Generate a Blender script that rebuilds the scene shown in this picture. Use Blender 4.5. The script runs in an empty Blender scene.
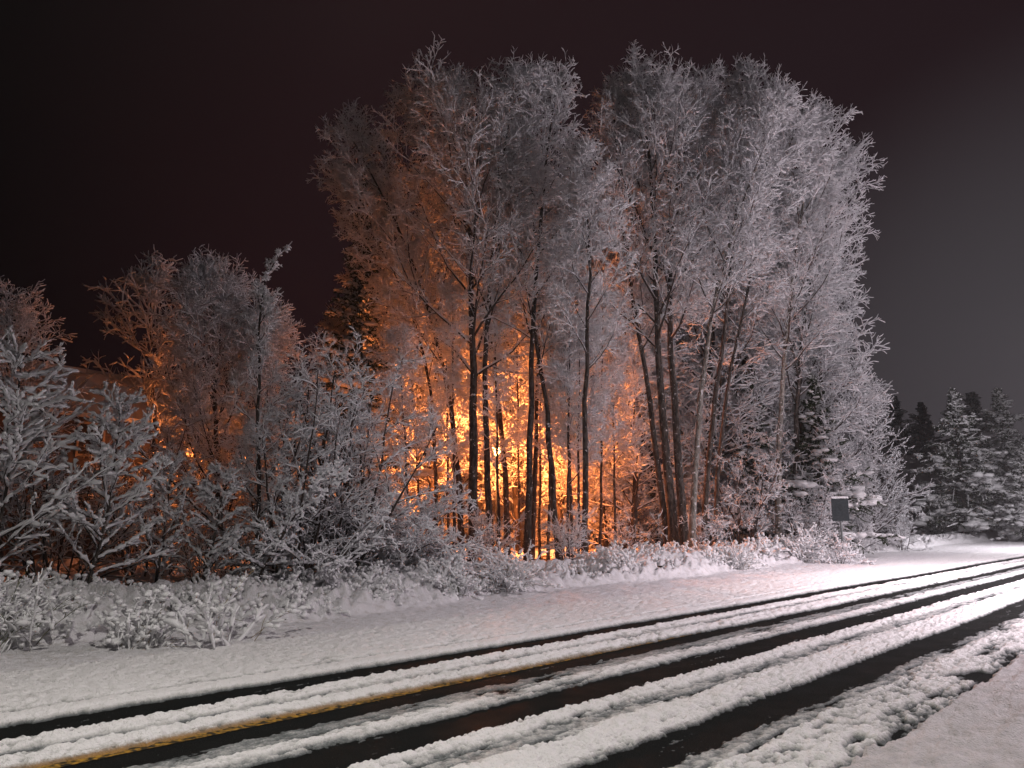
import bpy, math, random
import numpy as np

rng = np.random.default_rng(11)
random.seed(11)
scene = bpy.context.scene
COL = scene.collection

# ---------------------------------------------------------------- camera maths
F, CAMH = 760.0, 1.6
PITCH = math.atan(136 / F)
PSI = math.radians(43.16)          # the road (+X) runs 43 degrees to the right of the view


def at(px, py, depth):
    """world point at a pixel and a forward distance from the camera"""
    r, u = px - 512.0, 384.0 - py
    fw = F * math.cos(PITCH) - u * math.sin(PITCH)
    up = F * math.sin(PITCH) + u * math.cos(PITCH)
    c, s = math.cos(PSI), math.sin(PSI)
    k = depth / fw
    return np.array([(c * fw + s * r) * k, (s * fw - c * r) * k, CAMH + up * k])


# ---------------------------------------------------------------- noise
def _hash(ix, iy, seed):
    h = (ix.astype(np.int64) * 374761393 + iy.astype(np.int64) * 668265263 + seed * 974634777) & 0x7fffffff
    h = ((h ^ (h >> 13)) * 1274126177) & 0x7fffffff
    h = ((h ^ (h >> 16)) * 1911520717) & 0x7fffffff
    return (h & 0xffff) / 65535.0


def vnoise(x, y, seed=0):
    ix, iy = np.floor(x), np.floor(y)
    fx, fy = x - ix, y - iy
    fx = fx * fx * (3 - 2 * fx); fy = fy * fy * (3 - 2 * fy)
    a = _hash(ix, iy, seed); b = _hash(ix + 1, iy, seed)
    c = _hash(ix, iy + 1, seed); d = _hash(ix + 1, iy + 1, seed)
    return (a * (1 - fx) + b * fx) * (1 - fy) + (c * (1 - fx) + d * fx) * fy


def fbm(x, y, seed=0, octv=4):
    s = 0; a = 1; t = 0
    for i in range(octv):
        s = s + a * vnoise(x * 2 ** i + 17.3 * i, y * 2 ** i + 9.1 * i, seed + i); t += a; a *= .5
    return s / t * 2 - 1


def lumps(x, y, seed=0):
    """round clods, 0..1"""
    ix, iy = np.floor(x), np.floor(y)
    best = np.full(x.shape, -1.0)
    for dx in (-1, 0, 1):
        for dy in (-1, 0, 1):
            cx, cy = ix + dx, iy + dy
            px = cx + _hash(cx, cy, seed); py = cy + _hash(cx, cy, seed + 5)
            r = .45 + .5 * _hash(cx, cy, seed + 9)
            best = np.maximum(best, r * r - (px - x) ** 2 - (py - y) ** 2)
    return np.sqrt(np.clip(best, 0, None))


def smooth(a, b, x):
    t = np.clip((x - a) / (b - a), 0, 1)
    return t * t * (3 - 2 * t)


# ---------------------------------------------------------------- mesh helpers
class MB:
    def __init__(s):
        s.v = []; s.f4 = []; s.f3 = []; s.n = 0

    def add(s, verts, quads=None, tris=None):
        verts = np.asarray(verts, dtype=np.float32).reshape(-1, 3)
        if quads is not None and len(quads): s.f4.append(np.asarray(quads, dtype=np.int32).reshape(-1, 4) + s.n)
        if tris is not None and len(tris): s.f3.append(np.asarray(tris, dtype=np.int32).reshape(-1, 3) + s.n)
        s.v.append(verts); s.n += len(verts)

    def box(s, c, d, rz=0.0):
        c = np.array(c, float); d = np.array(d, float) / 2
        v = np.array([[x, y, z] for x in (-1, 1) for y in (-1, 1) for z in (-1, 1)], float) * d
        cs, sn = math.cos(rz), math.sin(rz)
        v = np.stack([v[:, 0] * cs - v[:, 1] * sn, v[:, 0] * sn + v[:, 1] * cs, v[:, 2]], 1) + c
        s.add(v, [[0, 1, 3, 2], [4, 6, 7, 5], [0, 4, 5, 1], [2, 3, 7, 6], [0, 2, 6, 4], [1, 5, 7, 3]])
        return s

    def tubes(s, P, R, sides=3, flat=1.0):
        """P (N,K,3) centre lines, R (N,K) radii"""
        N, K = R.shape
        if N == 0: return s
        T = np.gradient(P, axis=1) if K > 2 else np.repeat(P[:, 1:] - P[:, :1], 2, 1)
        T /= np.linalg.norm(T, axis=2, keepdims=True) + 1e-9
        ref = np.where(np.abs(T[:, :1, 2:3]) > .9, np.array([1., 0, 0]), np.array([0, 0, 1.]))
        ref = np.repeat(ref, K, 1)
        U = np.cross(T, ref); U /= np.linalg.norm(U, axis=2, keepdims=True) + 1e-9
        V = np.cross(U, T)
        a = np.arange(sides) * 2 * math.pi / sides + .5
        ring = (U[:, :, None, :] * np.cos(a)[None, None, :, None] + V[:, :, None, :] * np.sin(a)[None, None, :, None] * flat)
        verts = P[:, :, None, :] + ring * R[:, :, None, None]
        base = (np.arange(N) * K * sides)[:, None, None] + (np.arange(K - 1) * sides)[None, :, None]
        j = np.arange(sides)[None, None, :]; j2 = (j + 1) % sides
        q = np.stack([base + j, base + j2, base + sides + j2, base + sides + j], -1).reshape(-1, 4)
        caps = []
        for k in range(1, sides - 1):
            e = np.arange(N) * K * sides + (K - 1) * sides
            caps.append(np.stack([e, e + k, e + k + 1], 1))
            b = np.arange(N) * K * sides
            caps.append(np.stack([b, b + k + 1, b + k], 1))
        s.add(verts, q, np.concatenate(caps))
        return s

    def blobs(s, C, Rad, squash=.5, jit=.22, seed=0):
        """lumpy flattened balls of snow"""
        r = np.random.default_rng(seed)
        nu, nv = 7, 4
        base = []
        for i in range(1, nv):
            th = math.pi * i / nv
            for j in range(nu):
                ph = 2 * math.pi * (j + .5 * (i % 2)) / nu
                base.append([math.sin(th) * math.cos(ph), math.sin(th) * math.sin(ph), math.cos(th)])
        base = np.array([[0, 0, 1.]] + base + [[0, 0, -1.]])
        quads = []; tris = []
        for i in range(nv - 2):
            for j in range(nu):
                quads.append([1 + i * nu + j, 1 + (i + 1) * nu + j, 1 + (i + 1) * nu + (j + 1) % nu, 1 + i * nu + (j + 1) % nu])
        last = len(base) - 1
        for j in range(nu):
            tris.append([0, 1 + j, 1 + (j + 1) % nu])
            tris.append([last, 1 + (nv - 2) * nu + (j + 1) % nu, 1 + (nv - 2) * nu + j])
        N = len(C); M = len(base)
        k = 1 + r.uniform(-jit, jit, (N, M, 1))
        sc = np.stack([Rad * r.uniform(.8, 1.25, N), Rad * r.uniform(.8, 1.25, N), Rad * squash], 1)
        V = C[:, None, :] + base[None] * k * sc[:, None, :]
        off = (np.arange(N) * M)[:, None, None]
        s.add(V, (np.array(quads)[None] + off).reshape(-1, 4), (np.array(tris)[None] + off).reshape(-1, 3))
        return s

    def mesh(s, name, m, smooth_=True):
        me = bpy.data.meshes.new(name)
        V = np.concatenate(s.v) if s.v else np.zeros((0, 3), np.float32)
        f4 = np.concatenate(s.f4) if s.f4 else np.zeros((0, 4), np.int32)
        f3 = np.concatenate(s.f3) if s.f3 else np.zeros((0, 3), np.int32)
        me.vertices.add(len(V)); me.vertices.foreach_set('co', V.ravel().astype(np.float32))
        nl = len(f4) * 4 + len(f3) * 3
        me.loops.add(nl); me.polygons.add(len(f4) + len(f3))
        me.loops.foreach_set('vertex_index', np.concatenate([f4.ravel(), f3.ravel()]).astype(np.int32))
        st = np.concatenate([np.arange(len(f4)) * 4, len(f4) * 4 + np.arange(len(f3)) * 3]).astype(np.int32)
        me.polygons.foreach_set('loop_start', st)
        me.update(calc_edges=True)
        me.polygons.foreach_set('use_smooth', np.full(len(me.polygons), smooth_))
        me.materials.append(m)
        me.update()
        return me

    def build(s, name, m, parent=None, smooth_=True):
        o = bpy.data.objects.new(name, s.mesh(name, m, smooth_))
        COL.objects.link(o)
        if parent: o.parent = parent
        return o


def tag(o, label=None, cat=None, group=None, kind=None):
    if label: o['label'] = label
    if cat: o['category'] = cat
    if group: o['group'] = group
    if kind: o['kind'] = kind
    return o


def empty(name, loc=(0, 0, 0), rz=0.0, **k):
    o = bpy.data.objects.new(name, None); COL.objects.link(o)
    o.location = [float(c) for c in loc]; o.rotation_euler = (0, 0, rz)
    o.empty_display_size = .3
    return tag(o, **k)


def copy_thing(root, loc, rz, sc, label, group=None):
    r = root.copy(); COL.objects.link(r)
    r.location = [float(c) for c in loc]; r.rotation_euler = (0, 0, rz)
    r.scale = (sc, sc, sc) if np.isscalar(sc) else tuple(sc)
    r['label'] = label
    if group: r['group'] = group
    for ch in root.children:
        c = ch.copy(); COL.objects.link(c); c.parent = r
    return r


# ---------------------------------------------------------------- materials
def mat(name, col, rough=.7, spec=.3, noise=None, bump=None, coord='Object'):
    """noise=(scale, colour2, lo, hi), bump=(scale, strength, dist)"""
    m = bpy.data.materials.new(name); m.use_nodes = True
    nt = m.node_tree; b = nt.nodes['Principled BSDF']
    b.inputs['Base Color'].default_value = (*col, 1); b.inputs['Roughness'].default_value = rough
    b.inputs['Specular IOR Level'].default_value = spec
    tc = nt.nodes.new('ShaderNodeTexCoord')
    if noise:
        n = nt.nodes.new('ShaderNodeTexNoise'); n.inputs['Scale'].default_value = noise[0]; n.inputs['Detail'].default_value = 5
        nt.links.new(tc.outputs[coord], n.inputs['Vector'])
        mr = nt.nodes.new('ShaderNodeMapRange'); mr.inputs['From Min'].default_value = noise[2]; mr.inputs['From Max'].default_value = noise[3]
        nt.links.new(n.outputs['Fac'], mr.inputs['Value'])
        mx = nt.nodes.new('ShaderNodeMix'); mx.data_type = 'RGBA'
        mx.inputs['A'].default_value = (*col, 1); mx.inputs['B'].default_value = (*noise[1], 1)
        nt.links.new(mr.outputs['Result'], mx.inputs['Factor']); nt.links.new(mx.outputs['Result'], b.inputs['Base Color'])
    if bump:
        n = nt.nodes.new('ShaderNodeTexNoise'); n.inputs['Scale'].default_value = bump[0]; n.inputs['Detail'].default_value = 6
        nt.links.new(tc.outputs[coord], n.inputs['Vector'])
        bp = nt.nodes.new('ShaderNodeBump'); bp.inputs['Strength'].default_value = bump[1]; bp.inputs['Distance'].default_value = bump[2]
        nt.links.new(n.outputs['Fac'], bp.inputs['Height']); nt.links.new(bp.outputs['Normal'], b.inputs['Normal'])
    return m


def emis(name, col, strength):
    m = bpy.data.materials.new(name); m.use_nodes = True
    b = m.node_tree.nodes['Principled BSDF']
    b.inputs['Base Color'].default_value = (*col, 1)
    b.inputs['Emission Color'].default_value = (*col, 1); b.inputs['Emission Strength'].default_value = strength
    return m


M = {}
M['snow'] = mat('snow', (.82, .82, .83), .65, .25, bump=(60, .35, .01))
M['twig_snow'] = mat('twig_snow', (.80, .80, .82), .75, .15)
M['ground_snow'] = mat('ground_snow', (.80, .79, .81), .7, .15, noise=(9, (.60, .58, .56), .5, .75), bump=(48, 1.0, .03))
M['twig'] = mat('twig_bark', (.055, .042, .036), .85, .2)
M['walk_snow'] = mat('trodden_snow', (.62, .59, .60), .7, .15, noise=(6, (.50, .48, .48), .42, .65), bump=(48, 1.0, .03))
M['needles'] = mat('needles', (.022, .036, .02), .8, .2, noise=(6, (.04, .05, .022), .4, .6))
M['olive'] = mat('dry_leaves', (.17, .17, .06), .8, .2, noise=(9, (.09, .11, .04), .4, .6))
M['straw'] = mat('straw', (.32, .26, .16), .85, .1)
M['metal'] = mat('grey_metal', (.16, .18, .18), .5, .4, noise=(12, (.10, .11, .11), .4, .6))
M['panel'] = mat('sign_back_grey', (.022, .030, .033), .6, .2, noise=(14, (.014, .02, .023), .4, .6))
M['wall'] = mat('house_wall', (.30, .26, .25), .85, .1, noise=(5, (.24, .21, .2), .4, .6))
M['wall_d'] = mat('dark_siding', (.13, .11, .10), .85, .1, noise=(7, (.09, .08, .075), .4, .6))
M['trim'] = mat('house_trim', (.36, .34, .33), .7, .2)
M['door'] = mat('garage_door', (.38, .33, .32), .6, .3)
M['litter'] = mat('leaf_litter', (.035, .026, .018), .95, .1, noise=(4, (.09, .07, .04), .4, .65), bump=(25, .8, .04))
M['concrete'] = mat('concrete', (.30, .29, .28), .85, .1, noise=(14, (.22, .22, .21), .4, .6), bump=(80, .3, .005))
M['yellow'] = mat('yellow_paint', (.40, .22, .03), .6, .2, noise=(18, (.02, .018, .012), .40, .56))
M['glass'] = mat('dark_glass', (.02, .02, .025), .1, .5)


def mat_bark(name, c1, c2, snow_lo):
    m = bpy.data.materials.new(name); m.use_nodes = True
    nt = m.node_tree; b = nt.nodes['Principled BSDF']; L = nt.links
    tc = nt.nodes.new('ShaderNodeTexCoord')
    mp = nt.nodes.new('ShaderNodeMapping'); mp.inputs['Scale'].default_value = (1, 1, .35)
    L.new(tc.outputs['Object'], mp.inputs['Vector'])
    n = nt.nodes.new('ShaderNodeTexNoise'); n.inputs['Scale'].default_value = 14; n.inputs['Detail'].default_value = 7
    L.new(mp.outputs['Vector'], n.inputs['Vector'])
    mx = nt.nodes.new('ShaderNodeMix'); mx.data_type = 'RGBA'
    mx.inputs['A'].default_value = (*c1, 1); mx.inputs['B'].default_value = (*c2, 1)
    mr = nt.nodes.new('ShaderNodeMapRange'); mr.inputs['From Min'].default_value = .4; mr.inputs['From Max'].default_value = .62
    L.new(n.outputs['Fac'], mr.inputs['Value']); L.new(mr.outputs['Result'], mx.inputs['Factor'])
    n2 = nt.nodes.new('ShaderNodeTexNoise'); n2.inputs['Scale'].default_value = 7; n2.inputs['Detail'].default_value = 8; n2.inputs['Roughness'].default_value = .7
    L.new(tc.outputs['Object'], n2.inputs['Vector'])
    mr2 = nt.nodes.new('ShaderNodeMapRange'); mr2.inputs['From Min'].default_value = snow_lo; mr2.inputs['From Max'].default_value = snow_lo + .05
    L.new(n2.outputs['Fac'], mr2.inputs['Value'])
    mx2 = nt.nodes.new('ShaderNodeMix'); mx2.data_type = 'RGBA'; mx2.inputs['B'].default_value = (.78, .78, .8, 1)
    L.new(mx.outputs['Result'], mx2.inputs['A']); L.new(mr2.outputs['Result'], mx2.inputs['Factor'])
    L.new(mx2.outputs['Result'], b.inputs['Base Color'])
    b.inputs['Roughness'].default_value = .9; b.inputs['Specular IOR Level'].default_value = .15
    bp = nt.nodes.new('ShaderNodeBump'); bp.inputs['Strength'].default_value = .8; bp.inputs['Distance'].default_value = .03
    L.new(n.outputs['Fac'], bp.inputs['Height']); L.new(bp.outputs['Normal'], b.inputs['Normal'])
    return m


M['bark'] = mat_bark('dark_bark', (.035, .028, .024), (.10, .085, .075), .60)
M['bark_pale'] = mat_bark('pale_bark', (.13, .12, .105), (.30, .28, .25), .57)


def mat_road_snow():
    """thin slush lets the wet asphalt show, thick snow is white"""
    m = bpy.data.materials.new('road_snow'); m.use_nodes = True
    nt = m.node_tree; b = nt.nodes['Principled BSDF']; L = nt.links
    g = nt.nodes.new('ShaderNodeNewGeometry'); sp = nt.nodes.new('ShaderNodeSeparateXYZ')
    L.new(g.outputs['Position'], sp.inputs['Vector'])
    n = nt.nodes.new('ShaderNodeTexNoise'); n.inputs['Scale'].default_value = 60; n.inputs['Detail'].default_value = 6
    L.new(g.outputs['Position'], n.inputs['Vector'])
    ad = nt.nodes.new('ShaderNodeMath'); ad.operation = 'MULTIPLY_ADD'; ad.inputs[1].default_value = .022
    L.new(n.outputs['Fac'], ad.inputs[0]); L.new(sp.outputs['Z'], ad.inputs[2])
    cr = nt.nodes.new('ShaderNodeValToRGB'); e = cr.color_ramp.elements
    e[0].position = .0; e[0].color = (.05, .055, .055, 1)
    e[1].position = 1.0; e[1].color = (.80, .79, .79, 1)
    k = cr.color_ramp.elements.new(.35); k.color = (.20, .215, .215, 1)
    k = cr.color_ramp.elements.new(.65); k.color = (.52, .52, .51, 1)
    mr = nt.nodes.new('ShaderNodeMapRange'); mr.inputs['From Min'].default_value = .008; mr.inputs['From Max'].default_value = .052
    L.new(ad.outputs[0], mr.inputs['Value']); L.new(mr.outputs['Result'], cr.inputs['Fac'])
    # yellow paint mixed into the thin slush along the centre line
    def mrange(sock, a, c):
        q = nt.nodes.new('ShaderNodeMapRange'); q.inputs['From Min'].default_value = a; q.inputs['From Max'].default_value = c
        L.new(sock, q.inputs['Value']); return q.outputs['Result']
    def mul(a, c):
        q = nt.nodes.new('ShaderNodeMath'); q.operation = 'MULTIPLY'; L.new(a, q.inputs[0]); L.new(c, q.inputs[1]); return q.outputs[0]
    yb = mul(mrange(sp.outputs['Y'], 5.78, 5.82), mrange(sp.outputs['Y'], 6.03, 5.90))
    yb = mul(mul(yb, mrange(sp.outputs['X'], 9.5, 3.5)), mrange(ad.outputs[0], .050, .030))
    ym = nt.nodes.new('ShaderNodeMix'); ym.data_type = 'RGBA'; ym.inputs['B'].default_value = (.36, .21, .075, 1)
    L.new(yb, ym.inputs['Factor']); L.new(cr.outputs['Color'], ym.inputs['A'])
    L.new(ym.outputs['Result'], b.inputs['Base Color'])
    r = nt.nodes.new('ShaderNodeMapRange'); r.inputs['To Min'].default_value = .6; r.inputs['To Max'].default_value = .75
    L.new(mr.outputs['Result'], r.inputs['Value']); L.new(r.outputs['Result'], b.inputs['Roughness'])
    b.inputs['Specular IOR Level'].default_value = .05
    bp = nt.nodes.new('ShaderNodeBump'); bp.inputs['Strength'].default_value = 1.0; bp.inputs['Distance'].default_value = .02
    L.new(n.outputs['Fac'], bp.inputs['Height']); L.new(bp.outputs['Normal'], b.inputs['Normal'])
    return m


def mat_asphalt():
    m = bpy.data.materials.new('wet_asphalt'); m.use_nodes = True
    nt = m.node_tree; b = nt.nodes['Principled BSDF']; L = nt.links
    g = nt.nodes.new('ShaderNodeNewGeometry')
    n = nt.nodes.new('ShaderNodeTexNoise'); n.inputs['Scale'].default_value = 110; n.inputs['Detail'].default_value = 3
    L.new(g.outputs['Position'], n.inputs['Vector'])
    cr = nt.nodes.new('ShaderNodeValToRGB'); e = cr.color_ramp.elements
    e[0].position = .35; e[0].color = (.005, .006, .006, 1); e[1].position = .7; e[1].color = (.02, .021, .02, 1)
    k = cr.color_ramp.elements.new(.76); k.color = (.3, .3, .3, 1)
    L.new(n.outputs['Fac'], cr.inputs['Fac']); L.new(cr.outputs['Color'], b.inputs['Base Color'])
    n2 = nt.nodes.new('ShaderNodeTexNoise'); n2.inputs['Scale'].default_value = 3; n2.inputs['Detail'].default_value = 4
    L.new(g.outputs['Position'], n2.inputs['Vector'])
    r = nt.nodes.new('ShaderNodeMapRange'); r.inputs['From Min'].default_value = .35; r.inputs['From Max'].default_value = .65
    r.inputs['To Min'].default_value = .75; r.inputs['To Max'].default_value = .95
    L.new(n2.outputs['Fac'], r.inputs['Value']); L.new(r.outputs['Result'], b.inputs['Roughness'])
    b.inputs['Specular IOR Level'].default_value = .03
    bp = nt.nodes.new('ShaderNodeBump'); bp.inputs['Strength'].default_value = 1.0; bp.inputs['Distance'].default_value = .012
    L.new(n.outputs['Fac'], bp.inputs['Height']); L.new(bp.outputs['Normal'], b.inputs['Normal'])
    return m


M['road_snow'] = mat_road_snow(); M['asphalt'] = mat_asphalt()

# ---------------------------------------------------------------- ground
FOOT_X = [-40, 2.9, 6.7, 9, 12.2, 15, 20, 28, 44, 57, 200]
FOOT_Y = [11.2, 11.1, 10.7, 11.0, 11.6, 11.2, 11.4, 12.0, 13.0, 13.4, 15]


def foot(X): return np.interp(X, FOOT_X, FOOT_Y)


def bank_base(X, Y):
    f = foot(X) + .35 * fbm(X * .5, X * 0 + 3, 4, 3)
    d = Y - f
    rise = smooth(-.1, .9, d) * (.30 + .16 * fbm(X * .35, Y * .35, 21, 2))
    return d, .0 + rise - .10 * smooth(1.8, 4.0, d) + .02 * fbm(X * 3, Y * 3, 71, 3)


def soil_h(X, Y):
    d, z = bank_base(X, Y)
    return z + .02 - .15 * smooth(.3, -.2, d) + .05 * fbm(X * 2.5, Y * 2.5, 72, 3) * smooth(0, .5, d)


def verge_h(X, Y):
    """shoulder snow, then clods of snow heaped on bent grass; bare litter shows in the pits and under the trees"""
    d, z = bank_base(X, Y)
    rough = smooth(-.12, .3, d)
    wx = X + .12 * fbm(X * 3, Y * 3, 33, 2); wy = Y + .12 * fbm(X * 3, Y * 3, 34, 2)
    big = lumps(wx * 1.6, wy * 1.9, 31); mid = lumps(wx * 3.8, wy * 4.4, 37); sml = lumps(wx * 9, wy * 9, 41); tin = lumps(wx * 20, wy * 20, 43)
    clod = .12 * big + .17 * mid + .16 * sml + .08 * tin - .09
    clod = clod - .30 * smooth(.08, .42, fbm(X * 1.3, Y * 1.9, 44, 3)) * smooth(.1, .5, d)
    flat = .045 + .012 * fbm(X * 1.3, Y * 1.3, 51, 3) + .024 * lumps(X * 9, Y * 13, 61) + .018 * lumps(X * 22, Y * 26, 62) - .015 + .008 * fbm(X * 30, Y * 30, 63, 2) - .03 * smooth(.72, .9, vnoise(X * 6, Y * 9, 64)) - .015 * smooth(.3, .6, fbm(X * 5, Y * 9, 65, 3))
    bare = smooth(1.9, 3.2, d + .5 * fbm(X * .8, Y * .8, 45, 3)) * (.16 + .10 * smooth(4, 8, d)) * (.75 + .9 * fbm(X * 1.1, Y * 1.1, 46, 3))
    return z + flat * (1 - rough) + rough * (clod + .03) - bare


def grid(xs, ys, hf):
    X, Y = np.meshgrid(xs, ys, indexing='ij')
    Z = hf(X, Y)
    n, m = X.shape
    V = np.stack([X, Y, Z], -1).reshape(-1, 3)
    i = np.arange((n - 1))[:, None] * m + np.arange(m - 1)[None]
    q = np.stack([i, i + m, i + m + 1, i + 1], -1).reshape(-1, 4)
    b = MB(); b.add(V, q); return b


# distant ground sheet
def far_h(X, Y):
    z = -.12 + 0 * X
    z = z + smooth(15, 24, Y) * .30
    return z
g = grid(np.concatenate([np.linspace(-700, -40, 12), np.linspace(-30, 150, 46), np.linspace(170, 900, 16)]),
         np.concatenate([np.linspace(-600, -20, 10), np.linspace(-10, 80, 46), np.linspace(95, 900, 16)]), far_h)
tag(g.build('ground', M['ground_snow']), kind='structure')

# wet asphalt sheet
g = grid(np.linspace(-60, 260, 81), np.array([1.93, 3, 5, 7, 9.6]), lambda X, Y: 0 * X)
tag(g.build('road', M['asphalt']), kind='structure')
# yellow centre line
g = grid(np.linspace(-60, 260, 81), np.array([5.82, 5.93]), lambda X, Y: 0 * X + .004)
tag(g.build('road_marking', M['yellow']), kind='structure')

# snow and slush left between the wheel tracks
PY = [1.93, 2.02, 2.12, 2.30, 2.45, 2.62, 2.72, 2.90, 2.96, 3.30, 3.36, 3.50, 3.72, 3.84, 3.90, 4.08, 4.14, 4.26, 4.36, 4.42, 4.86, 4.92, 5.04, 5.16, 5.24, 5.48, 5.54, 5.84, 5.92, 6.02, 6.16, 6.24, 6.33, 6.42, 6.56, 6.68, 6.76, 7.06, 7.12, 7.22, 7.44, 7.49, 7.535, 7.58, 12]
PH = [-.05, -.022, .026, .040, .024, .040, .018, .010, -.03, -.03, .030, .055, .055, .030, .016, .016, .032, .045, .028, -.03, -.03, .020, .036, .026, .014, .010, -.03, -.03, .018, .045, .040, .018, .018, .040, .045, .018, -.03, -.03, .025, .055, .050, -.012, -.012, .045, .055]
PA = [.05, .05, .045, .03, .03, .03, .012, .012, .0, .0, .03, .030, .030, .02, .012, .012, .035, .035, .03, .0, .0, .014, .016, .014, .010, .008, .0, .0, .03, .04, .03, .014, .014, .035, .035, .02, .0, .0, .02, .014, .012, .0, .0, .02, .022]


def road_snow_h(X, Y):
    w = .05 * fbm(X * .22, X * 0, 81, 2) + .018 * fbm(X * 1.7, Y * 1.2, 83, 2)
    edge = .030 * fbm(X * 9, Y * 9, 84, 3)
    yy = Y + w + edge - .10 * smooth(9, 2, X) * smooth(6.7, 7.0, Y)
    yy = yy + .12 * smooth(6, 13, X + 3 * fbm(X * .5, X * 0, 86, 2)) * smooth(5.6, 5.75, Y) * smooth(6.1, 5.95, Y)
    yy = yy + .035 * fbm(X * 22, Y * 22, 87, 2)
    h = np.interp(yy, PY, PH); a = np.interp(yy, PY, PA)
    lum = lumps(X * 11, Y * 14, 91) * .8 + lumps(X * 26, Y * 26, 92) * .35 - .45
    fine = lumps(X * 46, Y * 46, 94)
    h = h + a * 1.25 * lum + (.011 * fine - .004 + .014 * fbm(X * 28, Y * 28, 93, 3)) * smooth(.001, .02, a)
    st = fbm(X * 1.1, Y * 9, 111, 4)
    h = h + .036 * smooth(.20, .62, fbm(X * .8, Y * 14, 117, 3) * .7 + .45 * fbm(X * 24, Y * 34, 118, 3)) * (h < -.015) * smooth(2.8, 2.95, Y)
    h = h - .018 * smooth(.05, .5, st) * smooth(7.5, 7.2, Y) - .018 * smooth(.1, .5, fbm(X * 4, Y * 14, 113, 3)) * smooth(7.5, 7.2, Y)
    h = h - .026 * smooth(.05, .4, fbm(X * .9, Y * 5, 115, 4)) * smooth(2.85, 2.6, Y)
    # gutter bare patches beside the kerb
    h = h - .06 * smooth(.15, .5, fbm(X * 1.3, Y * 2, 95, 3)) * smooth(2.65, 2.2, Y)
    # dragged tread marks in the shoulder snow
    tr = smooth(7.4, 7.7, Y) * smooth(11, 8.5, Y)
    h = h - .022 * tr * smooth(.15, .45, fbm(X * 7, Y * 16, 97, 3)) - .012 * tr * smooth(.55, .8, vnoise(X * 14, Y * 20, 98))
    return h


xs = [-25.0]
while xs[-1] < 220:
    x = xs[-1]
    r = math.hypot(max(x, 0), 3.0) if x > 0 else 3.0 + abs(x) * 1.0
    xs.append(x + max(.012, .0032 * r * (1 + .02 * max(x, 0))) * (1 if x > 0 else 4))
xs = np.array(xs)
ys = np.concatenate([np.arange(1.935, 4.5, .010), np.arange(4.5, 7.5, .013), np.arange(7.5, 9.45, .028)])
tag(grid(xs, ys, lambda X, Y: np.maximum(road_snow_h(X, Y), -.035)).build('snow_on_road', M['road_snow']), kind='structure')
# shoulder and rough snow bank
xs2 = [-25.0]
while xs2[-1] < 220:
    x = xs2[-1]
    r = math.hypot(max(x, 0), 11.0)
    xs2.append(x + max(.03, .0030 * r * (1 + .02 * max(x, 0))) * (1 if x > 0 else 3))
xs2 = np.array(xs2)
ys2 = np.concatenate([np.arange(9.4, 11, .04), np.arange(11, 17, .035), np.arange(17, 21, .12), np.arange(21, 34, .5)])


def vh(X, Y):
    z = verge_h(X, Y)
    k = smooth(10.2, 9.42, Y)
    return z * (1 - k) + (road_snow_h(X, Y) - .001) * k
tag(grid(xs2, ys2, vh).build('snow_bank', M['ground_snow']), kind='structure')
tag(grid(np.concatenate([np.arange(-25, 60, .2), np.arange(60, 220, 2)]), np.arange(10.4, 34, .2), soil_h).build('woodland_floor', M['litter']), kind='structure')

# sidewalk with kerb and its snow
b = MB(); b.box((97, .06, -.03), (320, 3.5, .25))
tag(b.build('sidewalk', M['concrete'], smooth_=False), kind='structure')
def walk_h(X, Y):
    e = smooth(1.93, 1.86, Y + .07 * fbm(X * 2, X * 0, 103, 4) + .06 * fbm(X * 11, Y * 11, 104, 4))
    return -.02 + .16 * e + e * (.020 * fbm(X * 2.2, Y * 4, 101, 3) + .020 * fbm(X * 9, Y * 16, 102, 3) + .012 * lumps(X * 18, Y * 22, 107) + .010 * fbm(X * 40, Y * 40, 105, 2) + .03 * smooth(.3, .6, fbm(X * .6, Y * 3, 106, 2)))
tag(grid(xs[::2], np.concatenate([np.arange(-1.6, .6, .08), np.arange(.6, 2.03, .014)]), walk_h).build('snow_on_sidewalk', M['walk_snow']), kind='structure')


def ground_z(x, y):
    if y < 9: return .05
    return float(vh(np.array([x]), np.array([y]))[0]) if y < 33.5 else float(far_h(np.array([x]), np.array([y]))[0])


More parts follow.
